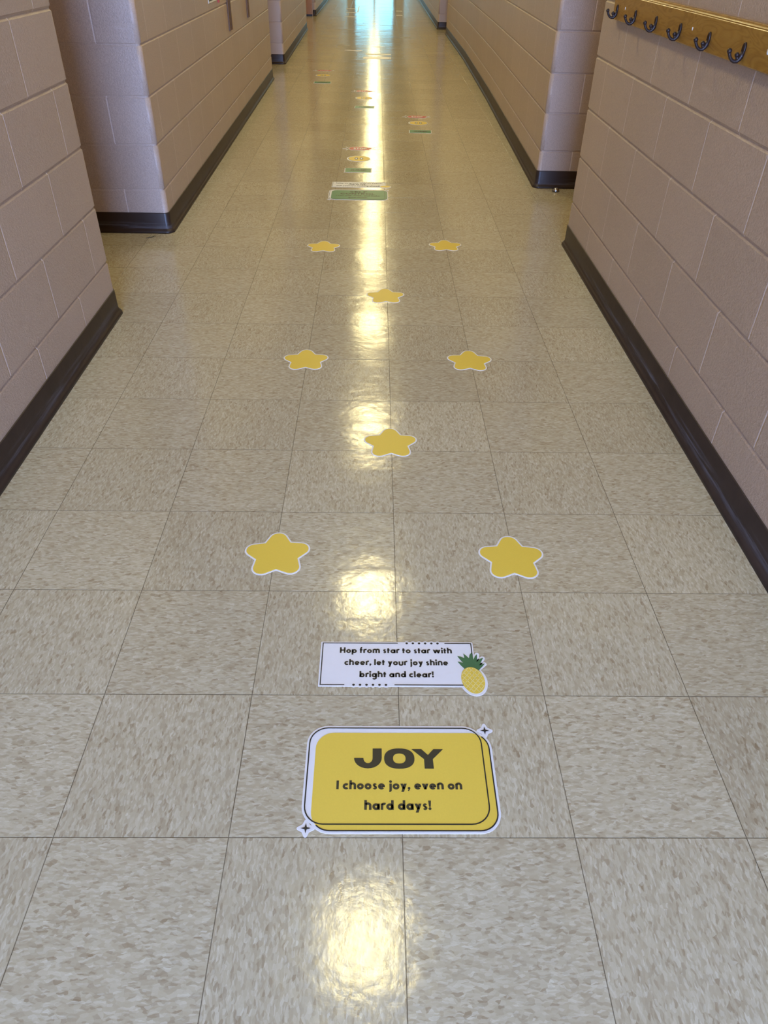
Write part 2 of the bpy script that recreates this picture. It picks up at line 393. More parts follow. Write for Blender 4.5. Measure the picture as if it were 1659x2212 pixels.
# left side (foot lists are counter-clockwise)
wall('wall_left', [(XL, -2.8, 0), (-1.112, -2.8, R), (-1.112, 2.238, R), (XL, 2.238, 0)], 1.872)
wall('wall_left.001', [(XL, 3.252, 0), (-1.124, 3.252, R), (-1.170, 8.42, R), (XL, 8.42, 0)], 3.40, xc=-1.124)
wall('wall_left.002', [(XL, 9.535, 0), (-1.158, 9.535, R), (-1.196, 13.62, R), (XL, 13.62, 0)], 9.6, xc=-1.158)
wall('wall_left.003', [(XL, 16.04, 0), (-1.212, 16.04, R), (-1.190, YEND, 0), (XL, YEND, 0)], 16.1, xc=-1.212)
wall('wall_right', [(XR, 3.165, 0), (0.925, 3.165, R), (0.925, -2.8, R), (XR, -2.8, 0)], 1.935)
wall('wall_right.001', [(XR, 13.30, 0), (1.062, 13.30, R), (1.070, 10.2, 0), (1.028, 7.36, 0), (0.956, 4.228, R), (XR, 4.228, 0)], 4.30, xc=0.956)
wall('wall_right.002', [(XR, YEND, 0), (0.985, YEND, 0), (0.975, 14.00, R), (XR, 14.00, 0)], 14.1, xc=0.975)
def bb(name, pts): return baseboard(name, pts)
def rev(l): return l[::-1]
# the path runs with the wall on its left, i.e. counter-clockwise round each pier
bb('baseboard_left', [(-1.112, -2.78, 0), (-1.112, 2.238, R), (-1.9, 2.238, 0)])
bb('baseboard_left.001', [(-1.9, 3.252, 0), (-1.124, 3.252, R), (-1.170, 8.42, R), (-1.9, 8.42, 0)])
bb('baseboard_left.002', [(-1.9, 9.535, 0), (-1.158, 9.535, R), (-1.196, 13.62, R), (-1.9, 13.62, 0)])
bb('baseboard_left.003', [(-1.26, 16.04, 0), (-1.212, 16.04, R), (-1.190, YEND-0.02, 0)])
bb('baseboard_right', [(1.8, 3.165, 0), (0.925, 3.165, R), (0.925, -2.78, 0)])
bb('baseboard_right.001', [(1.8, 13.30, 0), (1.062, 13.30, R), (1.070, 10.2, 0), (1.028, 7.36, 0), (0.956, 4.228, R), (1.8, 4.228, 0)])
bb('baseboard_right.002', [(0.985, YEND-0.02, 0), (0.975, 14.00, R), (1.8, 14.00, 0)])
# closing walls: lobby behind the photographer, far end
def plainwall(name, x0, y0, x1, y1, z0=0, z1=CEIL, mat=None):
    bm = bmesh.new(); uvl = bm.loops.layers.uv.new('blocks'); box(bm, x0, y0, z0, x1, y1, z1)
    for f in bm.faces:
        nx = abs(f.normal.x) if f.normal.length else 0
        for l in f.loops: l[uvl].uv = ((l.vert.co.y if abs(x1-x0) < abs(y1-y0) else l.vert.co.x)/0.4064, l.vert.co.z)
    return struct(name, bm, mat or BLOCK)
plainwall('wall_left.004', -3.1, YB, -3.0, -2.8)
plainwall('wall_left.005', -3.0, -2.9, XL, -2.8)
plainwall('wall_right.003', 3.0, YB, 3.1, -2.8)
plainwall('wall_right.004', XR, -2.9, 3.0, -2.8)
# glazed entrance doors behind the photographer: the daylight that turns the near floor and the pier fronts blue
bm = bmesh.new(); uvl = bm.loops.layers.uv.new('blocks')
WX0, WX1, WZ = -1.15, 1.45, 2.50
box(bm, -3.1, YB-0.2, 0, WX0-0.06, YB, CEIL); box(bm, WX1+0.06, YB-0.2, 0, 3.1, YB, CEIL); box(bm, WX0-0.06, YB-0.2, WZ+0.06, WX1+0.06, YB, CEIL)
for f in bm.faces:
    for l in f.loops: l[uvl].uv = (l.vert.co.x/0.4064, l.vert.co.z)
struct('wall_back', bm, BLOCK)
bm = bmesh.new(); box(bm, WX0, YB-0.13, 0.1, WX1, YB-0.12, WZ); win = struct('window_1', bm, DAYG)
bm = bmesh.new()
for x in (WX0-0.06, (WX0+WX1)/2-0.03, WX1): box(bm, x, YB-0.12, 0.0, x+0.06, YB-0.05, WZ+0.06)
for z in (0.0, 2.08, WZ): box(bm, WX0, YB-0.12, z, (WX0+WX1)/2-0.03, YB-0.05, z+0.06); box(bm, (WX0+WX1)/2+0.03, YB-0.12, z, WX1, YB-0.05, z+0.06)
obj('window_frame', bm, FRAMEB, win)
# far end: piers either side of a glazed double door
bm = bmesh.new(); uvl = bm.loops.layers.uv.new('blocks')
DX0, DX1, DZ = -0.92, 0.62, 1.98
box(bm, -1.3, YEND, 0, DX0-0.08, YEND+0.2, CEIL); box(bm, DX1+0.08, YEND, 0, 1.2, YEND+0.2, CEIL); box(bm, DX0-0.08, YEND, DZ+0.07, DX1+0.08, YEND+0.2, CEIL)
struct('wall_far', bm, ENDP)
bm = bmesh.new()
for x in (DX0-0.08, DX1): box(bm, x, YEND+0.0, 0, x+0.08, YEND+0.12, DZ+0.07)
box(bm, DX0, YEND+0.0, DZ, DX1, YEND+0.12, DZ+0.07)
dr = struct('door_1', bm, FRAMEB)
xm = (DX0+DX1)/2
for x0, x1 in ((DX0, xm-0.003), (xm+0.003, DX1)):
    bm = bmesh.new()
    box(bm, x0, YEND+0.04, 0.01, x0+0.05, YEND+0.085, DZ-0.005); box(bm, x1-0.05, YEND+0.04, 0.01, x1, YEND+0.085, DZ-0.005)
    box(bm, x0+0.05, YEND+0.04, 0.01, x1-0.05, YEND+0.085, 0.22); box(bm, x0+0.05, YEND+0.04, 1.48, x1-0.05, YEND+0.085, DZ-0.005)
    lf = obj('door_leaf', bm, ENDP, dr)
    bm = bmesh.new(); box(bm, x0+0.05, YEND+0.058, 0.22, x1-0.05, YEND+0.066, 1.48); obj('glass', bm, FARG, lf)
    bm = bmesh.new(); box(bm, x0+0.10, YEND+0.0, 0.98, x1-0.10, YEND+0.02, 1.02); obj('push_bar', bm, STEEL, lf)
# doors closing the side alcoves
def side_door(idx, x, y0, y1, side):
    s = side
    bm = bmesh.new()
    box(bm, x, y0+0.002, 0, x+0.1*s, y0+0.06, CEIL) if s > 0 else box(bm, x+0.1*s, y0+0.002, 0, x, y0+0.06, CEIL)
    a, b = (x, x+0.1*s) if s > 0 else (x+0.1*s, x)
    box(bm, a, y1-0.06, 0, b, y1-0.002, CEIL); box(bm, a, y0+0.06, 2.1, b, y1-0.06, CEIL)
    d = struct('door_%d' % idx, bm, FRAMEB)
    bm = bmesh.new(); c0, c1 = (x+0.03, x+0.075) if s > 0 else (x-0.075, x-0.03)
    box(bm, c0, y0+0.065, 0.008, c1, y1-0.065, 2.095); lf = obj('door_leaf', bm, DOORWOOD, d)
    bm = bmesh.new(); hx = x-0.005*s; ball(bm, (hx-0.0*s, y0+0.14, 0.98), 0.028); box(bm, min(hx, c0 if s > 0 else c1), y0+0.13, 0.97, max(hx, c0 if s > 0 else c1), y0+0.15, 0.99)
    obj('door_handle', bm, STEEL, lf, smooth=True)
side_door(2, -1.78, 2.238, 3.252, -1)
side_door(3, 1.55, 3.165, 4.228, 1)
side_door(4, -1.78, 8.42, 9.535, -1)
side_door(5, 1.55, 13.30, 14.00, 1)
side_door(6, -2.0, 13.62, 15.98, -1)
# an oak door standing open against the pier beyond the third alcove
bm = bmesh.new(); box(bm, -2.10, 15.985, 0.03, -1.275, 16.03, 2.1)
dr = struct('door_7', bm, DOORWOOD)
bm = bmesh.new(); box(bm, -2.10, 15.982, 0.0, -1.275, 16.033, 0.03); obj('door_sweep', bm, INK, dr)

# ------------------------------------------------------------------ ceiling lights
fix0 = None
nl = 14
for i in range(nl):
    y = 0.87 + 2.44*i
    if fix0 is None:
        r = thing('ceiling_light', 'x', 'ceiling light', (-0.085, y, CEIL), 0, 'row of ceiling lights down the corridor')
        bm = bmesh.new(); box(bm, -0.155, -0.215, -0.020, 0.155, 0.215, 0.0); obj('housing', bm, LAMPM, r)
        bm = bmesh.new(); [bm.faces.new([bm.verts.new(p) for p in ((-0.135, -0.185, -0.0215), (-0.135, 0.185, -0.0215), (0.135, 0.185, -0.0215), (0.135, -0.185, -0.0215))])]; obj('lens', bm, LENS_DIM, r, recalc=False)
        fix0 = r
    else:
        r = fix0.copy(); link(r); r.location = (-0.085 - 0.004*i, y, CEIL)
        for ch in list(fix0.children):
            c = ch.copy(); link(c); c.parent = r
            if i == 1 and ch.name.startswith('lens'): c.data = c.data.copy(); c.data.materials[0] = LENS; lens_me = c.data
            elif ch.name.startswith('lens'): c.data = lens_me
    r['label'] = 'square warm ceiling light above the floor, seen only as its glare on the tiles'

# ------------------------------------------------------------------ flat shape tools
def arcpts(cx, cy, r, a0, a1, n=14):
    return [(cx+r*math.cos(math.radians(a0+(a1-a0)*k/n)), cy+r*math.sin(math.radians(a0+(a1-a0)*k/n))) for k in range(n+1)]
def fillet(poly, radii, K=8):
    out = []; n = len(poly)
    for i in range(n):
        p = Vector(poly[i]); r = radii[i] if isinstance(radii, (list, tuple)) else radii
        a = Vector(poly[i-1]); b = Vector(poly[(i+1) % n])
        if r <= 0: out.append(tuple(p)); continue
        da = (a-p).normalized(); db = (b-p).normalized()
        half = math.acos(max(-1, min(1, da.dot(db))))/2
        t = r/math.tan(half); c = p + (da+db).normalized()*(r/math.sin(half))
        pa = p+da*t; pb = p+db*t
        a0 = math.atan2(pa.y-c.y, pa.x-c.x); a1 = math.atan2(pb.y-c.y, pb.x-c.x)
        dlt = (a1-a0+PI) % (2*PI)-PI
        out += [(c.x+r*math.cos(a0+dlt*k/K), c.y+r*math.sin(a0+dlt*k/K)) for k in range(K+1)]
    return out
def offset(poly, d):
    n = len(poly); out = []
    A = sum(poly[i][0]*poly[(i+1) % n][1]-poly[(i+1) % n][0]*poly[i][1] for i in range(n))
    s = 1 if A > 0 else -1
    for i in range(n):
        p = Vector(poly[i]); a = Vector(poly[i-1]); b = Vector(poly[(i+1) % n])
        e = (p-a).normalized(); f = (b-p).normalized()
        na = Vector((e.y, -e.x))*s; nb = Vector((f.y, -f.x))*s
        m = (na+nb); m = m.normalized() if m.length > 1e-6 else na
        out.append(tuple(p + m*(d/max(0.45, m.dot(na)))))
    return out
def slab(bm, poly, z0, z1):
    """filled outline with thickness"""
    t = [bm.verts.new((x, y, z1)) for x, y in poly]; b = [bm.verts.new((x, y, z0)) for x, y in poly]
    es = [bm.edges.new((t[i], t[(i+1) % len(t)])) for i in range(len(t))]
    bmesh.ops.triangle_fill(bm, use_beauty=True, use_dissolve=False, edges=es, normal=(0, 0, 1))
    for i in range(len(t)):
        j = (i+1) % len(t); bm.faces.new((b[i], b[j], t[j], t[i]))
def polyface(bm, poly, z):
    v = [bm.verts.new((x, y, z)) for x, y in poly]
    bm.faces.new(v)
def stroke(bm, pts, wd, z, closed=False):
    n = len(pts); L = []; Rr = []
    for i in range(n):
        p = Vector(pts[i])
        a = Vector(pts[i-1]) if (i > 0 or closed) else None
        b = Vector(pts[(i+1) % n]) if (i < n-1 or closed) else None
        e = (p-a).normalized() if a is not None else (b-p).normalized()
        f = (b-p).normalized() if b is not None else e
        na = Vector((-e.y, e.x)); nb = Vector((-f.y, f.x)); m = na+nb
        m = m.normalized() if m.length > 1e-6 else na
        k = (wd/2)/max(0.4, m.dot(na))
        L.append(bm.verts.new((p.x+m.x*k, p.y+m.y*k, z))); Rr.append(bm.verts.new((p.x-m.x*k, p.y-m.y*k, z)))
    for i in range(n if closed else n-1):
        j = (i+1) % n; bm.faces.new((Rr[i], Rr[j], L[j], L[i]))
def rrect(x0, y0, x1, y1, r): return fillet([(x0, y0), (x1, y0), (x1, y1), (x0, y1)], r)

# ------------------------------------------------------------------ lettering (geometric bold sans)
S = 0.250; RC = 0.2300
def G(ch):
    """list of strokes (points, width) / ('p', polygon); advance"""
    X = 0.66; cy = 0.33; L = []; c = 0.355
    ln = lambda *p, w=S: L.append((list(p), w))
    arc = lambda cx, cyy, a0, a1, r=RC, w=S, n=16: L.append((arcpts(cx, cyy, r, a0, a1, n), w))
    ply = lambda *p: L.append(('p', list(p)))
    dot = lambda x, y, r=0.15: L.append(('p', arcpts(x, y, r, 0, 345, 23)))
    h = S/2
    if ch == 'a': arc(c, cy, 0, 360, n=28); ln((0.60, 0), (0.60, X)); return L, 0.73
    if ch == 'b': ln((h, 0), (h, 1.03)); arc(c+.02, cy, 0, 360, n=28); return L, 0.73
    if ch == 'c': arc(c, cy, 48, 312, n=24); return L, 0.60
    if ch == 'd': arc(c, cy, 0, 360, n=28); ln((0.60, 0), (0.60, 1.03)); return L, 0.73
    if ch == 'e': arc(c, cy, 2, 318, n=26); ln((0.16, 0.315), (0.70, 0.315), w=0.15); return L, 0.71
    if ch == 'f': ln((0.17, 0), (0.17, 0.80)); arc(0.355, 0.78, 90, 180, r=0.185, w=S, n=8); ln((0.0, 0.56), (0.42, 0.56), w=0.19); return L, 0.43
    if ch == 'g': arc(c, cy, 0, 360, n=28); ln((0.60, X), (0.60, -0.05)); arc(c+.0175, -0.05, 0, -145, n=12); return L, 0.73
    if ch == 'h': ln((h, 0), (h, 1.03)); arc(0.35, 0.435, 0, 150, n=12); ln((0.5775, 0), (0.5775, 0.44)); return L, 0.705
    if ch == 'n': ln((h, 0), (h, X)); arc(0.35, 0.435, 0, 150, n=12); ln((0.5775, 0), (0.5775, 0.44)); return L, 0.705
    if ch == 'm':
        ln((h, 0), (h, X))
        for o in (0, 0.40): arc(0.32+o, 0.455, 0, 150, r=0.2, n=12); ln((0.52+o, 0), (0.52+o, 0.46))
        return L, 1.05
    if ch == 'i': ln((h, 0), (h, X)); dot(h, 0.89); return L, S
    if ch == 'j': ln((h+.06, X), (h+.06, -0.08)); arc(h-.06, -0.08, 0, -100, r=0.12, w=0.24, n=8); dot(h+.06, 0.89); return L, S+.06
    if ch == 'l': ln((h, 0), (h, 1.03)); return L, S
    if ch == 'k': ln((h, 0), (h, 1.03)); ln((0.2, 0.28), (0.56, 0.66)); ln((0.28, 0.36), (0.60, 0)); return L, 0.68
    if ch == 'o': arc(c, cy, 0, 360, n=28); return L, 0.71
    if ch == 'p': ln((h, -0.3), (h, X)); arc(c+.02, cy, 0, 360, n=28); return L, 0.73
    if ch == 'r': ln((h, 0), (h, X)); arc(0.36, 0.40, 62, 150, r=0.235, n=8); return L, 0.46
    if ch == 's': arc(0.265, 0.480, 20, 270, r=0.110, w=0.20, n=18); arc(0.265, 0.195, 90, -160, r=0.118, w=0.20, n=18); ln((0.20, 0.335), (0.33, 0.335), w=0.21); return L, 0.51
    if ch == 't': ln((0.185, 0), (0.185, 0.88)); ln((0, 0.56), (0.41, 0.56), w=0.19); return L, 0.42
    if ch == 'u': ln((h, 0.23), (h, X)); arc(0.355, 0.23, 180, 360, n=14); ln((0.5825, 0.23), (0.5825, X)); return L, 0.71
    if ch in 'vwy':
        W = 0.68
        def V(o, low=0.0):
            ply((o, X), (o+0.285, X), (o+0.47, 0.0), (o+0.225, 0.0)); ply((o+W-0.285, X), (o+W, X), (o+0.455, 0.0), (o+0.21, 0.0))
        if ch == 'v': V(0); return L, W
        if ch == 'w': V(0); V(0.43); return L, W+0.43
        ply((0, X), (0.285, X), (0.50, 0.08), (0.25, 0.02)); ply((0.40, X), (0.68, X), (0.365, -0.30), (0.09, -0.30)); return L, W
    if ch == ',': dot(0.14, 0.13, 0.14); ply((0.10, 0.02), (0.26, 0.08), (0.12, -0.21), (0.0, -0.17)); return L, 0.28
    if ch == '.': dot(0.14, 0.13, 0.14); return L, 0.28
    if ch == '!': ply((0.0, 1.0), (0.28, 1.0), (0.225, 0.33), (0.055, 0.33)); dot(0.14, 0.13, 0.145); return L, 0.28
    # capitals
    if ch == 'I': ln((h, 0), (h, 1)); return L, S
    if ch == 'H': ln((h, 0), (h, 1)); ln((0.68, 0), (0.68, 1)); ln((h, 0.5), (0.68, 0.5), w=0.22); return L, 0.81
    if ch == 'S': arc(0.35, 0.70, 35, 270, r=0.19, w=0.23, n=16); arc(0.35, 0.30, 90, -145, r=0.20, w=0.23, n=16); return L, 0.68
    if ch == 'J': ln((0.42, 1), (0.42, 0.28)); arc(0.24, 0.28, 0, -150, r=0.18, n=10); return L, 0.56
    if ch == 'E': ln((h, 0), (h, 1)); [ln((h, y), (0.58, y), w=0.21) for y in (0.105, 0.5, 0.895)]; return L, 0.60
    if ch == 'L': ln((h, 0), (h, 1)); ln((h, 0.11), (0.58, 0.11), w=0.22); return L, 0.60
    if ch == 'F': ln((h, 0), (h, 1)); [ln((h, y), (0.56, y), w=0.21) for y in (0.5, 0.895)]; return L, 0.58
    if ch == 'C': arc(0.48, 0.5, 45, 315, r=0.37, n=24); return L, 0.80
    if ch == 'O': arc(0.5, 0.5, 0, 360, r=0.37, n=32); return L, 1.0
    if ch == 'N': ln((h, 0), (h, 1)); ln((0.72, 0), (0.72, 1)); ply((0.0, 1), (0.28, 1), (0.85, 0), (0.57, 0)); return L, 0.85
    if ch == 'T': ln((0.33, 0), (0.33, 1)); ln((0, 0.89), (0.66, 0.89), w=0.22); return L, 0.66
    if ch == 'R': ln((h, 0), (h, 1)); arc(0.36, 0.69, 90, -90, r=0.2, w=0.22, n=12); ln((h, 0.89), (0.36, 0.89), w=0.22); ln((h, 0.49), (0.36, 0.49), w=0.22); ply((0.25, 0.45), (0.50, 0.45), (0.72, 0), (0.44, 0)); return L, 0.70
    if ch == 'P': ln((h, 0), (h, 1)); arc(0.36, 0.69, 90, -90, r=0.2, w=0.22, n=12); ln((h, 0.89), (0.36, 0.89), w=0.22); ln((h, 0.49), (0.36, 0.49), w=0.22); return L, 0.66
    if ch == 'U': ln((h, 0.35), (h, 1)); arc(0.40, 0.35, 180, 360, r=0.2725, n=14); ln((0.6725, 0.35), (0.6725, 1)); return L, 0.80
    if ch == 'M': ln((h, 0), (h, 1)); ln((0.92, 0), (0.92, 1)); ply((0, 1), (0.28, 1), (0.62, 0.25), (0.42, 0.1)); ply((1.05, 1), (0.77, 1), (0.42, 0.25), (0.62, 0.1)); return L, 1.05
    return L, 0.30
def text(bm, s, x0, x1, base, cap, z, gap=0.075, space=0.32):
    x = 0; glyphs = []
    for ch in s:
        if ch == ' ': x += space; continue
        L, adv = G(ch); glyphs.append((x, L)); x += adv+gap
    tot = x-gap; sx = (x1-x0)/tot
    for gx, L in glyphs:
        b2 = bmesh.new()
        for st in L:
            if st[0] == 'p':
                pg = st[1]
                A = sum(pg[i][0]*pg[(i+1) % len(pg)][1]-pg[(i+1) % len(pg)][0]*pg[i][1] for i in range(len(pg)))
                polyface(b2, pg if A > 0 else pg[::-1], 0)
            else: stroke(b2, st[0], st[1], 0)
        mp = {}
        for v in b2.verts: mp[v] = bm.verts.new((x0+(gx+v.co.x)*sx, base+v.co.y*cap, z))
        for f in b2.faces:
            bm.faces.new([mp[v] for v in f.verts])
        b2.free()
Z1, Z2, Z3, Z4 = 0.0006, 0.0009, 0.0012, 0.0015

# ------------------------------------------------------------------ star stickers
def star_outline(rot=0.0, tip=0.110, notch=0.0545, rf=0.0215, border=0.0):
    pts = []; rad = []
    for k in range(5):
        a = math.radians(90+72*k); pts.append((tip*math.cos(a), tip*math.sin(a))); rad.append(rf)
        a += math.radians(36); pts.append((notch*math.cos(a), notch*math.sin(a))); rad.append(0.0)
    return fillet(pts, rad, 10)
def make_star(name='star_sticker'):
    t = thing(name, 'x', 'sticker', (0, 0, 0), 0, 'yellow star stickers on the floor')
    inner = star_outline()
    bm = bmesh.new(); slab(bm, offset(inner, 0.0042), 0.0, Z1); obj('white_border', bm, WHITE, t)
    bm = bmesh.new(); slab(bm, inner, Z1, Z2); obj('yellow_print', bm, YELLOW, t)
    return t
star = make_star()
stars = [(-0.2994, 0.7406, 3, 'large yellow star sticker, left one of the nearest pair above the white verse sticker'),
         (0.2990, 0.7330, -1, 'large yellow star sticker, right one of the nearest pair above the white verse sticker'),
         (-0.0030, 1.2630, 1, 'yellow star sticker on the centre line between the first and second star pairs'),
         (-0.3090, 1.8190, 2, 'yellow star sticker, left one of the second pair from the camera'),
         (0.3000, 1.8260, -3, 'yellow star sticker, right one of the second pair from the camera'),
         (-0.0080, 2.4360, 2, 'yellow star sticker on the centre line between the second and farthest pairs'),
         (-0.3160, 3.0670, 0, 'small far yellow star sticker, left one of the farthest pair'),
         (0.3040, 3.1060, 1, 'small far yellow star sticker, right one of the farthest pair')]
for i, (x, y, rz, lab) in enumerate(stars):
    if i == 0: o = star
    else:
        o = star.copy(); link(o)
        for ch in list(star.children): c = ch.copy(); link(c); c.parent = o
    o.location = (x, y, 0); o.rotation_euler = (0, 0, math.radians(rz)); o['label'] = lab

# ------------------------------------------------------------------ big double-outline sign sticker
def four_star(cx, cy, rx, ry, q=0.26):
    out = []
    for k in range(4):
        a = PI/2*k; out.append((cx+rx*math.cos(a), cy+ry*math.sin(a)))
        a += PI/4; out.append((cx+rx*q*math.cos(a)*1.1, cy+ry*q*math.sin(a)*1.1))
    return out
def sign(name, label, group, loc, rot, panel, ink, lines, title=None):
    """local frame: x right, y away from the viewer, metres"""
    t = thing(name, label, 'sticker', loc, rot, group)
    A = rrect(-0.1765, 0.0240, 0.1600, 0.2240, 0.0350)       # outlined rounded rectangle
    B = rrect(-0.1640, 0.0120, 0.1740, 0.2130, 0.0350)       # coloured panel, shifted
    bm = bmesh.new()
    slab(bm, offset(A, 0.0052), 0.0, Z1); slab(bm, offset(B, 0.0055), 0.0, Z1-0.00002)
    for cx, cy in ((0.1700, 0.2190), (-0.1712, 0.0165)):
        slab(bm, fillet(four_star(cx, cy, 0.0200, 0.0215, 0.42), [0.0034, 0.0]*4, 5), 0.0, Z1-0.00004)
    obj('white_backing', bm, WHITE, t)
    bm = bmesh.new(); slab(bm, B, Z1, Z2); obj('panel', bm, panel, t)
    bm = bmesh.new(); stroke(bm, A, 0.0025, Z3, True)
    # second outline only along the lower right of the panel
    seg = [p for p in B]
    n = len(seg); q = [p for p in seg if p[1] < 0.045 and p[0] > -0.147 or p[0] > 0.139 and p[1] < 0.196]
    path = [(-0.154, 0.0215)] + [p for p in rrect(-0.1640, 0.0120, 0.1740, 0.2130, 0.0350)]
    C0 = arcpts(-0.129, 0.047, 0.035, 225, 270, 6) + arcpts(0.139, 0.047, 0.035, 270, 360, 10) + arcpts(0.139, 0.178, 0.035, 0, 50, 6)
    stroke(bm, C0, 0.0025, Z3)
    obj('outline', bm, INK, t)
    bm = bmesh.new()
    for cx, cy in ((0.1700, 0.2190), (-0.1712, 0.0165)):
        bm = bmesh.new(); polyface(bm, four_star(cx, cy, 0.0093, 0.0096, 0.27), Z3); obj('sparkle', bm, INK, t)
    bm = bmesh.new()
    if title == 'JOY': joy_letters(bm)
    for (s, x0, x1, b, c) in lines: text(bm, s, x0, x1, b, c, Z3)
    obj('lettering', bm, ink, t)
    return t
def joy_letters(bm):
    z = Z3
    def F(px, py): return (-0.0890+px*0.0001606, 0.1775-(py)*0.0001775)   # crop of the word: 1075 x 245 units
    # J
    out = [F(*p) for p in ((222, 0), (332, 0), (332, 130))]
    for k in range(0, 13):
        a = math.radians(0+180*k/12)
        sx = 165; out.append(F(166+sx*math.cos(a)**1 if k else 332, 128+115*math.sin(a)))
    out.append(F(0, 118)); out.append(F(112, 118))
    inn = []
    for k in range(0, 11):
        a = math.radians(180-180*k/10); inn.append(F(167+56*math.cos(a), 118+62*math.sin(a)))
    out += inn
    # triangulate as a strip: outer and inner chains
    outer = [F(332, 0), F(332, 118)] + [F(166+166*math.cos(math.radians(180*k/14)), 118+125*math.sin(math.radians(180*k/14))) for k in range(1, 15)]
    inner = [F(222, 0), F(222, 118)] + [F(167+55*math.cos(math.radians(180*k/14)), 118+62*math.sin(math.radians(180*k/14))) for k in range(1, 15)]
    vo = [bm.verts.new((x, y, z)) for x, y in outer]; vi = [bm.verts.new((x, y, z)) for x, y in inner]
    for i in range(len(vo)-1): bm.faces.new((vo[i], vo[i+1], vi[i+1], vi[i]))
    # O
    def sup(cx, cy, a, b, e, n=40):
        r = []
        for k in range(n):
            t = 2*PI*k/n; c, s = math.cos(t), math.sin(t)
            r.append(F(cx+a*math.copysign(abs(c)**(2/e), c), cy+b*math.copysign(abs(s)**(2/e), s)))
        return r
    o = sup(542, 122, 182, 124, 2.35); i_ = sup(542, 122, 75, 61, 2.35)
    vo = [bm.verts.new((x, y, z)) for x, y in o]; vi = [bm.verts.new((x, y, z)) for x, y in i_]
    for k in range(40): bm.faces.new((vo[k], vo[(k+1) % 40], vi[(k+1) % 40], vi[k]))
    # Y
    polyface(bm, [F(690, 6), F(812, 6), F(888, 78), F(888, 130), F(838, 130)], z)
    polyface(bm, [F(888, 78), F(958, 6), F(1075, 6), F(944, 130), F(888, 130)], z)
    polyface(bm, [F(838, 130), F(944, 130), F(950, 244), F(840, 244)], z)
    for f in bm.faces: f.normal_update()

sign('joy_sign_sticker', 'large rounded yellow sticker reading JOY, nearest sign on the floor', 'rounded title stickers on the floor', (0, 0, 0), 0,
     YELLOW, INKY, [('I choose joy, even on', -0.1205, 0.1140, 0.0915, 0.0175), ('hard days!', -0.0680, 0.0540, 0.0512, 0.0180)], 'JOY')
sign('self_control_sign_sticker', 'rounded green sticker reading SELF-CONTROL beyond the farthest star pair', 'rounded title stickers on the floor', (-0.1585, 3.8905, 0), 0,
     GREEN, INKY, [('SELF', -0.056, 0.052, 0.164, 0.026), ('CONTROL', -0.110, 0.100, 0.122, 0.028), ('I can stop, think, and make', -0.135, 0.130, 0.088, 0.0165), ('good choices', -0.060, 0.055, 0.050, 0.0165)])
sign('far_title_sticker', 'pale pink rounded title sticker far down the corridor in the lamp glare', 'rounded title stickers on the floor', (-0.045, 10.13, 0), 0, PINK, GREYV, [])

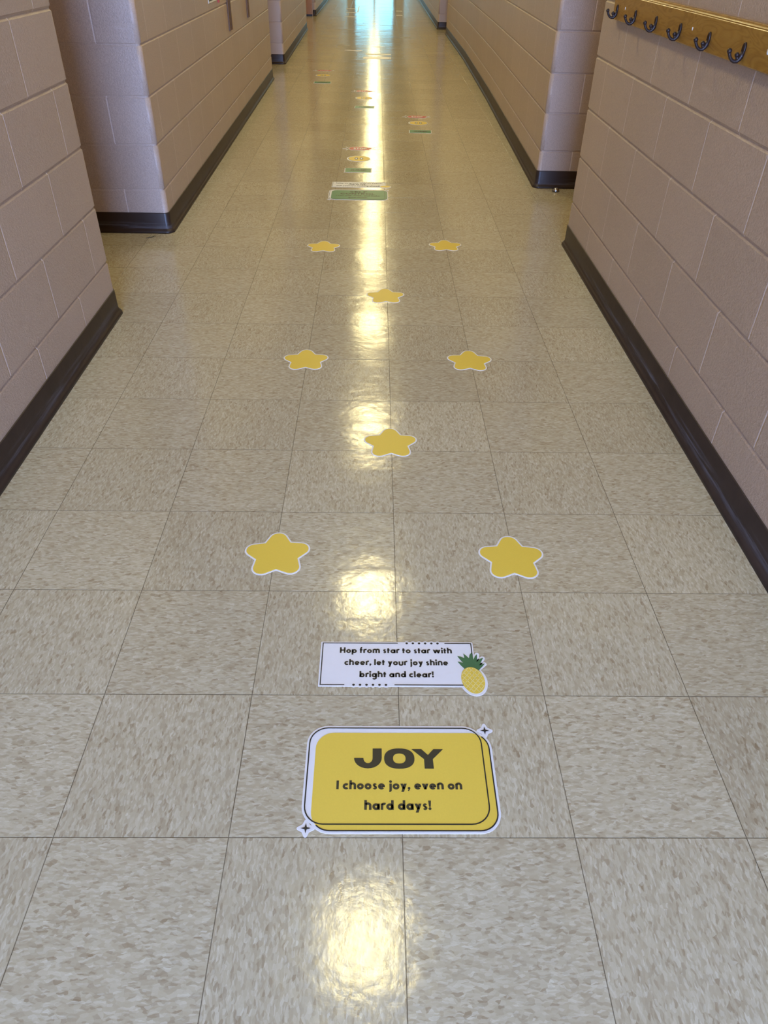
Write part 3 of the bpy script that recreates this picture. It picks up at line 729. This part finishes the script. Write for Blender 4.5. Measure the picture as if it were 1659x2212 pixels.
# ------------------------------------------------------------------ verse stickers
def verse(name, label, loc, lines, fruit, far=False):
    t = thing(name, label, 'sticker', loc, 0, 'white verse stickers on the floor')
    x0, x1, y0, y1 = -0.1650, 0.1650, 0.3310, 0.4460
    bm = bmesh.new()
    slab(bm, rrect(x0-0.0045, y0-0.0045, x1+0.0040, y1+0.0040, 0.0020), 0, Z1)
    for k in range(6):
        slab(bm, arcpts(0.0215+0.0138*k, y1, 0.0062, 0, 345, 16), 0, Z1-0.00002)
        slab(bm, arcpts(-0.0945+0.0137*k, y0, 0.0062, 0, 345, 16), 0, Z1-0.00002)
    if fruit == 'pineapple':
        ell = [(0.1605+0.0300*math.cos(2*PI*k/36)-0.003*math.sin(2*PI*k/36), 0.3430+0.0400*math.sin(2*PI*k/36)) for k in range(36)]
        slab(bm, ell, 0, Z1-0.00004)
        for tip, rr in (((0.1755, 0.4150), 0.0052), ((0.1865, 0.4045), 0.0055), ((0.1885, 0.3880), 0.0055)):
            base = Vector((0.162, 0.372)); tp = Vector(tip); d = (tp-base).normalized(); nn = Vector((-d.y, d.x))
            pl = [tuple(base-nn*0.012), tuple(tp-nn*rr)] + [(tp.x+rr*math.cos(math.atan2(-nn.y, -nn.x)+PI*k/8), tp.y+rr*math.sin(math.atan2(-nn.y, -nn.x)+PI*k/8)) for k in range(1, 8)] + [tuple(tp+nn*rr), tuple(base+nn*0.012)]
            slab(bm, pl, 0, Z1-0.00006)
    elif fruit == 'lemon':
        slab(bm, [(0.168+0.036*math.cos(2*PI*k/30), 0.346+0.026*math.sin(2*PI*k/30)) for k in range(30)], 0, Z1-0.00004)
    obj('white_backing', bm, WHITE, t)
    bm = bmesh.new(); W = 0.0023
    stroke(bm, [(0.0015, y1), (x0, y1), (x0, y0), (-0.1140, y0)], W, Z2)
    stroke(bm, [(0.1060, y1), (x1, y1), (x1, 0.402 if fruit else y0)], W, Z2)
    stroke(bm, [(-0.0080, y0), (0.150, y0)], W, Z2)
    for k in range(6):
        polyface(bm, arcpts(0.0215+0.0138*k, y1, 0.0028, 0, 340, 17), Z2); polyface(bm, arcpts(-0.0945+0.0137*k, y0, 0.0028, 0, 340, 17), Z2)
    obj('outline', bm, INK, t)
    bm = bmesh.new()
    for (s, a, b, c, d) in lines: text(bm, s, a, b, c, d, Z2)
    obj('lettering', bm, INK, t)
    if fruit == 'pineapple':
        f = None
        body = [(0.1600+0.0247*math.cos(2*PI*k/40)-0.0028*math.sin(2*PI*k/40), 0.3440+0.0350*math.sin(2*PI*k/40)) for k in range(40)]
        L = [(147, 372), (138, 383), (131, 394.5), (143, 391), (137, 400), (131.5, 410), (140, 408), (147, 404), (146.5, 410), (145.5, 417), (152, 410.5), (157, 404), (159, 413), (164, 420.5), (166, 410), (166.5, 400), (170.5, 409.5), (175.5, 415.5), (175, 403), (172.5, 393), (180, 401.5), (188.5, 405.5), (183, 395), (177.5, 384), (183, 387), (190, 389), (184, 381), (175, 371), (161, 366)]
        bm = bmesh.new(); slab(bm, [(a/1000, b/1000) for a, b in L][::-1], Z2, Z2+0.0002); obj('pineapple_leaves', bm, LEAFG, t)
        bm = bmesh.new(); slab(bm, body, Z2+0.0002, Z2+0.0005); bo = obj('pineapple_fruit', bm, YELLOW, t)
        bm = bmesh.new()
        cx, cy = 0.160, 0.344
        def clipseg(ang, off):
            d = Vector((math.cos(ang), math.sin(ang))); nn = Vector((-d.y, d.x)); P = Vector((cx, cy))+nn*off
            ts = []
            for k in range(-60, 61):
                q = P+d*k*0.001; u, v = q.x-cx, q.y-cy
                if ((u+0.08*v)/0.0238)**2 + (v/0.0340)**2 < 1: ts.append(k*0.001)
            if len(ts) > 4: stroke(bm, [tuple(P+d*ts[0]), tuple(P+d*ts[-1])], 0.0014, Z2+0.0007)
        for k in range(-3, 4): clipseg(math.radians(52), k*0.0088); clipseg(math.radians(128), k*0.0088+0.002)
        obj('fruit_lattice', bm, PALEY, bo)
    elif fruit == 'lemon':
        bm = bmesh.new(); slab(bm, [(0.166+0.032*math.cos(2*PI*k/30), 0.347+0.022*math.sin(2*PI*k/30)) for k in range(30)], Z2, Z2+0.0004)
        obj('lemon_fruit', bm, YELLOW, t)
    return t
verse('verse_sticker', 'white sticker with hopping verse and a pineapple, above the yellow JOY sign', (0, 0, 0),
      [('Hop from star to star with', -0.1270, 0.1210, 0.4175, 0.0158), ('cheer, let your joy shine', -0.1160, 0.1100, 0.3840, 0.0158), ('bright and clear!', -0.0825, 0.0770, 0.3510, 0.0160)], 'pineapple')
verse('verse_sticker', 'white verse sticker with a yellow lemon, just beyond the green SELF-CONTROL sign', (-0.1600, 3.846, 0),
      [('Jump on green, wait on yellow,', -0.1480, 0.1500, 0.412, 0.0175), ('stop on red.', -0.066, 0.044, 0.384, 0.0165), ('Self control is looking ahead!', -0.142, 0.132, 0.350, 0.0175)], 'lemon')
verse('verse_sticker', 'thin white verse sticker beyond the far pale pink title sticker', (-0.03, 10.20, 0), [], None)

# ------------------------------------------------------------------ jump / wait / stop sticker sets
def label_green():
    t = thing('jump_sticker', 'x', 'sticker', (0, 0, 0), 0, 'green jump stickers')
    w, h = 0.083, 0.053; zz = 7
    def zig(x, s, up):
        return [(x + (0.005*s if k % 2 else 0), (-h+2*h*k/zz) if up else (h-2*h*k/zz)) for k in range(zz+1)]
    P = zig(w, 1, True) + zig(-w, -1, False)
    bm = bmesh.new(); slab(bm, offset(P, 0.0045), 0, Z1); obj('white_backing', bm, WHITE, t)
    bm = bmesh.new(); slab(bm, P, Z1, Z2); obj('green_print', bm, GREEN, t)
    bm = bmesh.new(); text(bm, 'JUMP', -0.056, 0.056, -0.018, 0.036, Z3); obj('lettering', bm, INKY, t)
    return t
def label_yellow():
    t = thing('wait_sticker', 'x', 'sticker', (0, 0, 0), 0, 'yellow oval-mark stickers')
    P = arcpts(0, 0, 0.070, 0, 352.5, 47)
    bm = bmesh.new(); slab(bm, arcpts(-0.002, 0, 0.083, 0, 352.5, 47), 0, Z1); obj('white_backing', bm, WHITE, t)
    bm = bmesh.new(); slab(bm, arcpts(0.001, 0, 0.0755, 0, 352.5, 47), Z1, Z1+0.0002); obj('outline', bm, INK, t)
    bm = bmesh.new(); slab(bm, arcpts(0.0015, 0, 0.0735, 0, 352.5, 47), Z1+0.0002, Z2+0.0001); obj('yellow_print', bm, YELLOW, t)
    for cx in (-0.018, 0.018):
        e = [(cx+0.0125*math.cos(2*PI*k/24), 0.030*math.sin(2*PI*k/24)) for k in range(24)]
        i_ = [(cx+0.0068*math.cos(2*PI*k/24), 0.020*math.sin(2*PI*k/24)) for k in range(24)]
        bm = bmesh.new(); polyface(bm, e, Z3); o = obj('oval_mark', bm, INKY, t)
        bm = bmesh.new(); polyface(bm, i_, Z4); obj('oval_centre', bm, WHITE, o)
    return t
def label_red():
    t = thing('stop_sticker', 'x', 'sticker', (0, 0, 0), 0, 'red stop stickers')
    rnd = random.Random(5); P = []
    base = [(-0.072, -0.030), (-0.060, -0.044), (-0.035, -0.040), (-0.012, -0.048), (0.012, -0.042), (0.032, -0.056), (0.045, -0.042), (0.070, -0.046), (0.066, -0.022), (0.084, -0.010), (0.078, 0.010), (0.092, 0.026), (0.060, 0.028), (0.040, 0.045), (0.020, 0.058), (0.005, 0.044), (-0.025, 0.050), (-0.050, 0.044), (-0.068, 0.034), (-0.078, 0.014), (-0.080, -0.008)]
    bm = bmesh.new(); slab(bm, offset(base, 0.004), 0, Z1)
    for (a, b, w_) in (((-0.088, 0.020), (-0.104, 0.046), 0.007), ((-0.096, -0.004), (-0.128, -0.014), 0.007), ((-0.088, -0.026), (-0.100, -0.050), 0.007), ((0.094, 0.014), (0.112, 0.046), 0.006), ((0.092, -0.008), (0.118, -0.016), 0.006)):
        d = (Vector(b)-Vector(a)).normalized(); nn = Vector((-d.y, d.x))*w_/2
        slab(bm, [tuple(Vector(a)-nn), tuple(Vector(b)-nn), tuple(Vector(b)+nn), tuple(Vector(a)+nn)], 0, Z1)
    obj('white_backing', bm, WHITE, t)
    bm = bmesh.new(); slab(bm, base, Z1, Z2); obj('red_print', bm, RED, t)
    bm = bmesh.new(); text(bm, 'STOP', -0.050, 0.050, -0.022, 0.044, Z3); obj('lettering', bm, WHITE, t)
    return t
def tree_copy(o, loc, label, rz=0.0):
    r = o.copy(); link(r); r.location = loc; r.rotation_euler = (0, 0, rz); r['label'] = label
    for ch in list(o.children):
        c = ch.copy(); link(c); c.parent = r
        for g in ch.children: d = g.copy(); link(d); d.parent = c
    return r
sets = [((-0.173, 4.592), (-0.1735, 4.912), (-0.1715, 5.220), 'nearest set, straight beyond the lemon verse sticker', 0),
        ((0.303, 5.842), (0.302, 6.180), (0.3015, 6.446), 'second set, right of the centre line', -2),
        ((-0.161, 6.862), (-0.171, 7.325), (-0.176, 7.718), 'third set, lying in the lamp glare', -1),
        ((-0.625, 8.220), (-0.644, 8.705), (-0.654, 9.070), 'fourth and farthest set, off towards the left wall', 2)]
kinds = [(label_green, 'green rectangular JUMP sticker'), (label_yellow, 'yellow round sticker with two oval marks'), (label_red, 'red ragged STOP sticker')]
for k, (mk, nm) in enumerate(kinds):
    first = None
    for st in sets:
        loc = (*st[k], 0); lab = nm + ', ' + st[3]
        if first is None: first = mk(); first.location = loc; first['label'] = lab
        else: tree_copy(first, loc, lab, math.radians(st[4]))

# ------------------------------------------------------------------ far small stickers
def wavy(name, x0, x1, y, hh, mat, label, ph=0.0):
    n = 24; L = x1-x0; top = []; bot = []
    for k in range(n+1):
        u = k/n; w_ = hh*math.sin(PI*u)**0.5*(0.75+0.25*math.sin(9*u+ph)) + 0.004
        c = hh*0.5*math.sin(6.5*u+ph)
        top.append((L*(u-0.5), c+w_)); bot.append((L*(u-0.5), c-w_))
    bm = bmesh.new(); slab(bm, bot+top[::-1], 0, Z1)
    o = obj(name, bm, mat); o.location = ((x0+x1)/2, y, 0)
    return tag(o, label, 'sticker', 'small wavy stickers far down the corridor')
wavy('wavy_sticker', -0.49, -0.24, 10.95, 0.05, PINK, 'pale wavy floor sticker nearest the far title sticker, left of the glare', 0.3)
wavy('wavy_sticker', -0.63, -0.42, 11.50, 0.05, GREYV, 'grey wavy floor sticker second from the far title sticker on the left', 1.1)
wavy('wavy_sticker', -0.10, 0.07, 11.40, 0.04, PINK, 'pale wavy floor sticker inside the far lamp glare', 2.0)
wavy('wavy_sticker', 0.30, 0.51, 12.62, 0.055, GREYV, 'grey wavy floor sticker alone on the far right', 0.0)
wavy('wavy_sticker', -0.665, -0.425, 13.70, 0.07, GREYV, 'grey wavy floor sticker furthest left before the white lines', 2.6)
wavy('wavy_sticker', -0.44, -0.22, 14.48, 0.06, GREYV, 'grey wavy floor sticker at the edge of the blue door glare', 1.6)
def line_sticker(x0, x1, y0, y1, label):
    bm = bmesh.new(); box(bm, x0, y0, 0, x1, y1, Z1); o = obj('line_sticker', bm, WHITE)
    tag(o, label, 'sticker', 'white line stickers near the far doors')
line_sticker(-0.665, -0.43, 15.98, 16.07, 'white floor line left of the door glare, nearest of the left three')
line_sticker(-0.675, -0.45, 16.93, 17.03, 'white floor line left of the door glare, middle of the left three')
line_sticker(-0.70, -0.47, 17.86, 17.97, 'white floor line left of the door glare, farthest of the left three')
line_sticker(-0.447, -0.425, 17.05, 18.6, 'thin white floor line running lengthwise along the left of the door glare')
line_sticker(0.33, 0.45, 16.50, 16.60, 'white floor line right of the door glare, nearer one')
line_sticker(0.35, 0.47, 17.48, 17.59, 'white floor line right of the door glare, farther one')

# ------------------------------------------------------------------ coat rack on the near right wall
XW = 0.925; YA, YZ = 1.20, 2.925
t = thing('coat_rack', 'long oak board with dark double coat hooks on the near right wall', 'coat rack', (XW, YA, 0.985))
prof = [(0, 0.000), (0.017, 0.000), (0.0200, 0.003), (0.0200, 0.0835), (0.0190, 0.0850), (0.0170, 0.0855), (0.0175, 0.0875), (0.0155, 0.0900), (0.0125, 0.0905), (0.0115, 0.0935), (0.008, 0.0950), (0, 0.0955)]
bm = bmesh.new()
v0 = [bm.verts.new((-d, 0, z)) for d, z in prof]; v1 = [bm.verts.new((-d, YZ-YA, z)) for d, z in prof]
for i in range(len(prof)-1): bm.faces.new((v0[i], v0[i+1], v1[i+1], v1[i]))
bm.faces.new(v0[::-1]); bm.faces.new(v1); obj('board', bm, OAK, t)
def make_hook():
    bm = bmesh.new()
    # wall plate: long oval leaf, pressed against the board, thicker at the rim
    n = 20; rings = []
    for (sc, d) in ((1.0, 0.0), (1.0, 0.0042), (0.86, 0.0058), (0.62, 0.0046), (0.0, 0.0042)):
        if sc == 0: cen = bm.verts.new((-d, 0, 0.018)); break
        rings.append([bm.verts.new((-d, 0.0098*sc*math.cos(2*PI*k/n)*(0.82+0.18*math.sin(2*PI*k/n)), 0.018+0.0185*sc*math.sin(2*PI*k/n))) for k in range(n)])
    for a, b in zip(rings[:-1], rings[1:]):
        for k in range(n): bm.faces.new((a[k], a[(k+1) % n], b[(k+1) % n], b[k]))
    for k in range(n): bm.faces.new((rings[-1][k], rings[-1][(k+1) % n], cen))
    bm.faces.new(rings[0][::-1])
    # main prong: leaves the foot of the plate, sweeps out and up
    P = [(-0.002, 0, 0.014), (-0.0045, 0, 0.006), (-0.0080, 0, -0.0015), (-0.0135, 0, -0.0065), (-0.0200, 0, -0.0070), (-0.0270, 0, -0.0040), (-0.0325, 0, 0.0015), (-0.0365, 0, 0.0085), (-0.0385, 0, 0.0150)]
    tube(bm, P, [0.0062, 0.0066, 0.0062, 0.0054, 0.0046, 0.0043, 0.0042, 0.0044, 0.0050], 12)
    ball(bm, (-0.0388, 0, 0.0165), 0.0066, 14)
    # short inner prong
    tube(bm, [(-0.0100, 0, -0.0040), (-0.0140, 0.0, 0.0005), (-0.0160, 0, 0.0050)], [0.0046, 0.0042, 0.0044], 10)
    ball(bm, (-0.0165, 0, 0.0080), 0.0062, 14)
    return bm
hk = None
for y in (2.866, 2.606, 2.352, 2.098, 1.843, 1.587, 1.332):
    if hk is None: hk = obj('hook', make_hook(), BRONZE, t, smooth=True); o = hk
    else: o = hk.copy(); link(o); o.parent = t
    o.location = (-0.0200, y-YA, 0.0155)
for y in (2.761, 1.997, 1.450):
    bm = bmesh.new(); ball(bm, (0, 0, 0), 0.0042 if y > 1.5 else 0.0065, 12, (0.35, 1, 1.15)); o = obj('screw_cap', bm, PAPER, t, smooth=True); o.location = (-0.0200, y-YA, 0.046)
    o['label'] = 'white screw cap'

# ------------------------------------------------------------------ things on the far left wall
def lx(y): return -1.124 + (y-3.252)*(-1.170+1.124)/(8.42-3.252)
t = thing('wall_poster', 'white poster with black border hanging on the left corridor wall, cut off by the frame', 'poster', (lx(5.23), 5.23, 0.873), math.atan(0.046/5.168))
bm = bmesh.new(); box(bm, 0.0, -0.17, 0.0, 0.003, 0.17, 0.42); obj('sheet', bm, PAPER, t)
bm = bmesh.new(); box(bm, 0.003, -0.16, 0.010, 0.0036, 0.16, 0.016); box(bm, 0.003, -0.16, 0.404, 0.0036, 0.16, 0.410)
box(bm, 0.003, -0.16, 0.016, 0.0036, -0.154, 0.404); box(bm, 0.003, 0.154, 0.016, 0.0036, 0.16, 0.404); obj('border', bm, INK, t)
bm = bmesh.new(); box(bm, 0, -0.018, 0, 0.006, 0.006, 0.30); box(bm, 0, 0.012, 0.0, 0.006, 0.024, 0.30)
o = obj('red_tag', bm, RED); o.location = (lx(5.44)+0.001, 5.43, 0.857); tag(o, 'narrow red hanging tag beside the white wall poster', 'tag')
for y, z, dy, lab in ((5.835, 0.663, 0.055, 'long brown wooden strip hanging on the left wall beside the poster, reaching lower'), (6.845, 0.668, 0.045, 'brown wooden strip on the left wall, farther from the poster')):
    t = thing('wooden_strip', lab, 'wooden strip', (lx(y), y, z), 0.0, 'brown strips on the left wall')
    for s in (-1, 1):
        bm = bmesh.new(); a, b = sorted((s*dy, s*dy*0.30)); box(bm, 0.0, a, 0, 0.012, b, 0.46); obj('rail', bm, STRIP, t)
    bm = bmesh.new(); box(bm, 0.0, -dy*0.30, 0.02, 0.006, dy*0.30, 0.44); obj('web', bm, OAK, t)

# ------------------------------------------------------------------ small things on the floor
bm = bmesh.new(); n = 24
pr = [(0.0205, 0.0), (0.0210, 0.004), (0.0200, 0.010), (0.0170, 0.0165), (0.0115, 0.0215), (0.005, 0.0240)]
rg = [[bm.verts.new((r*math.cos(2*PI*k/n), r*math.sin(2*PI*k/n), z)) for k in range(n)] for r, z in pr]
for a, b in zip(rg[:-1], rg[1:]):
    for k in range(n): bm.faces.new((a[k], a[(k+1) % n], b[(k+1) % n], b[k]))
bm.faces.new(rg[-1]); bm.faces.new(rg[0][::-1])
t = thing('door_stop', 'small shiny metal dome door stop on the floor at the right alcove', 'door stop', (1.072, 4.150, 0))
obj('dome', bm, STEEL, t, smooth=True)
bm = bmesh.new(); v = [bm.verts.new((0.0228*math.cos(2*PI*k/n), 0.0228*math.sin(2*PI*k/n), z)) for z in (0, 0.0035) for k in range(n)]
for k in range(n): bm.faces.new((v[k], v[(k+1) % n], v[n+(k+1) % n], v[n+k]))
bm.faces.new(v[n:]); obj('rubber_ring', bm, INK, t)
bm = bmesh.new()
tube(bm, [(-0.02, -0.02, 0.0012), (-0.008, -0.006, 0.0012), (0.006, -0.004, 0.0014), (0.016, 0.006, 0.0012)], [0.0009, 0.0012, 0.0012, 0.0006], 6)
tube(bm, [(0.0, 0.016, 0.0012), (0.012, 0.010, 0.0014), (0.024, 0.014, 0.0012)], [0.0008, 0.0011, 0.0006], 6)
o = obj('lint_wisp', bm, INK, smooth=True); o.location = (-1.212, 3.175, 0); tag(o, 'tiny dark wisp of lint on the floor in front of the left pier base', 'lint')
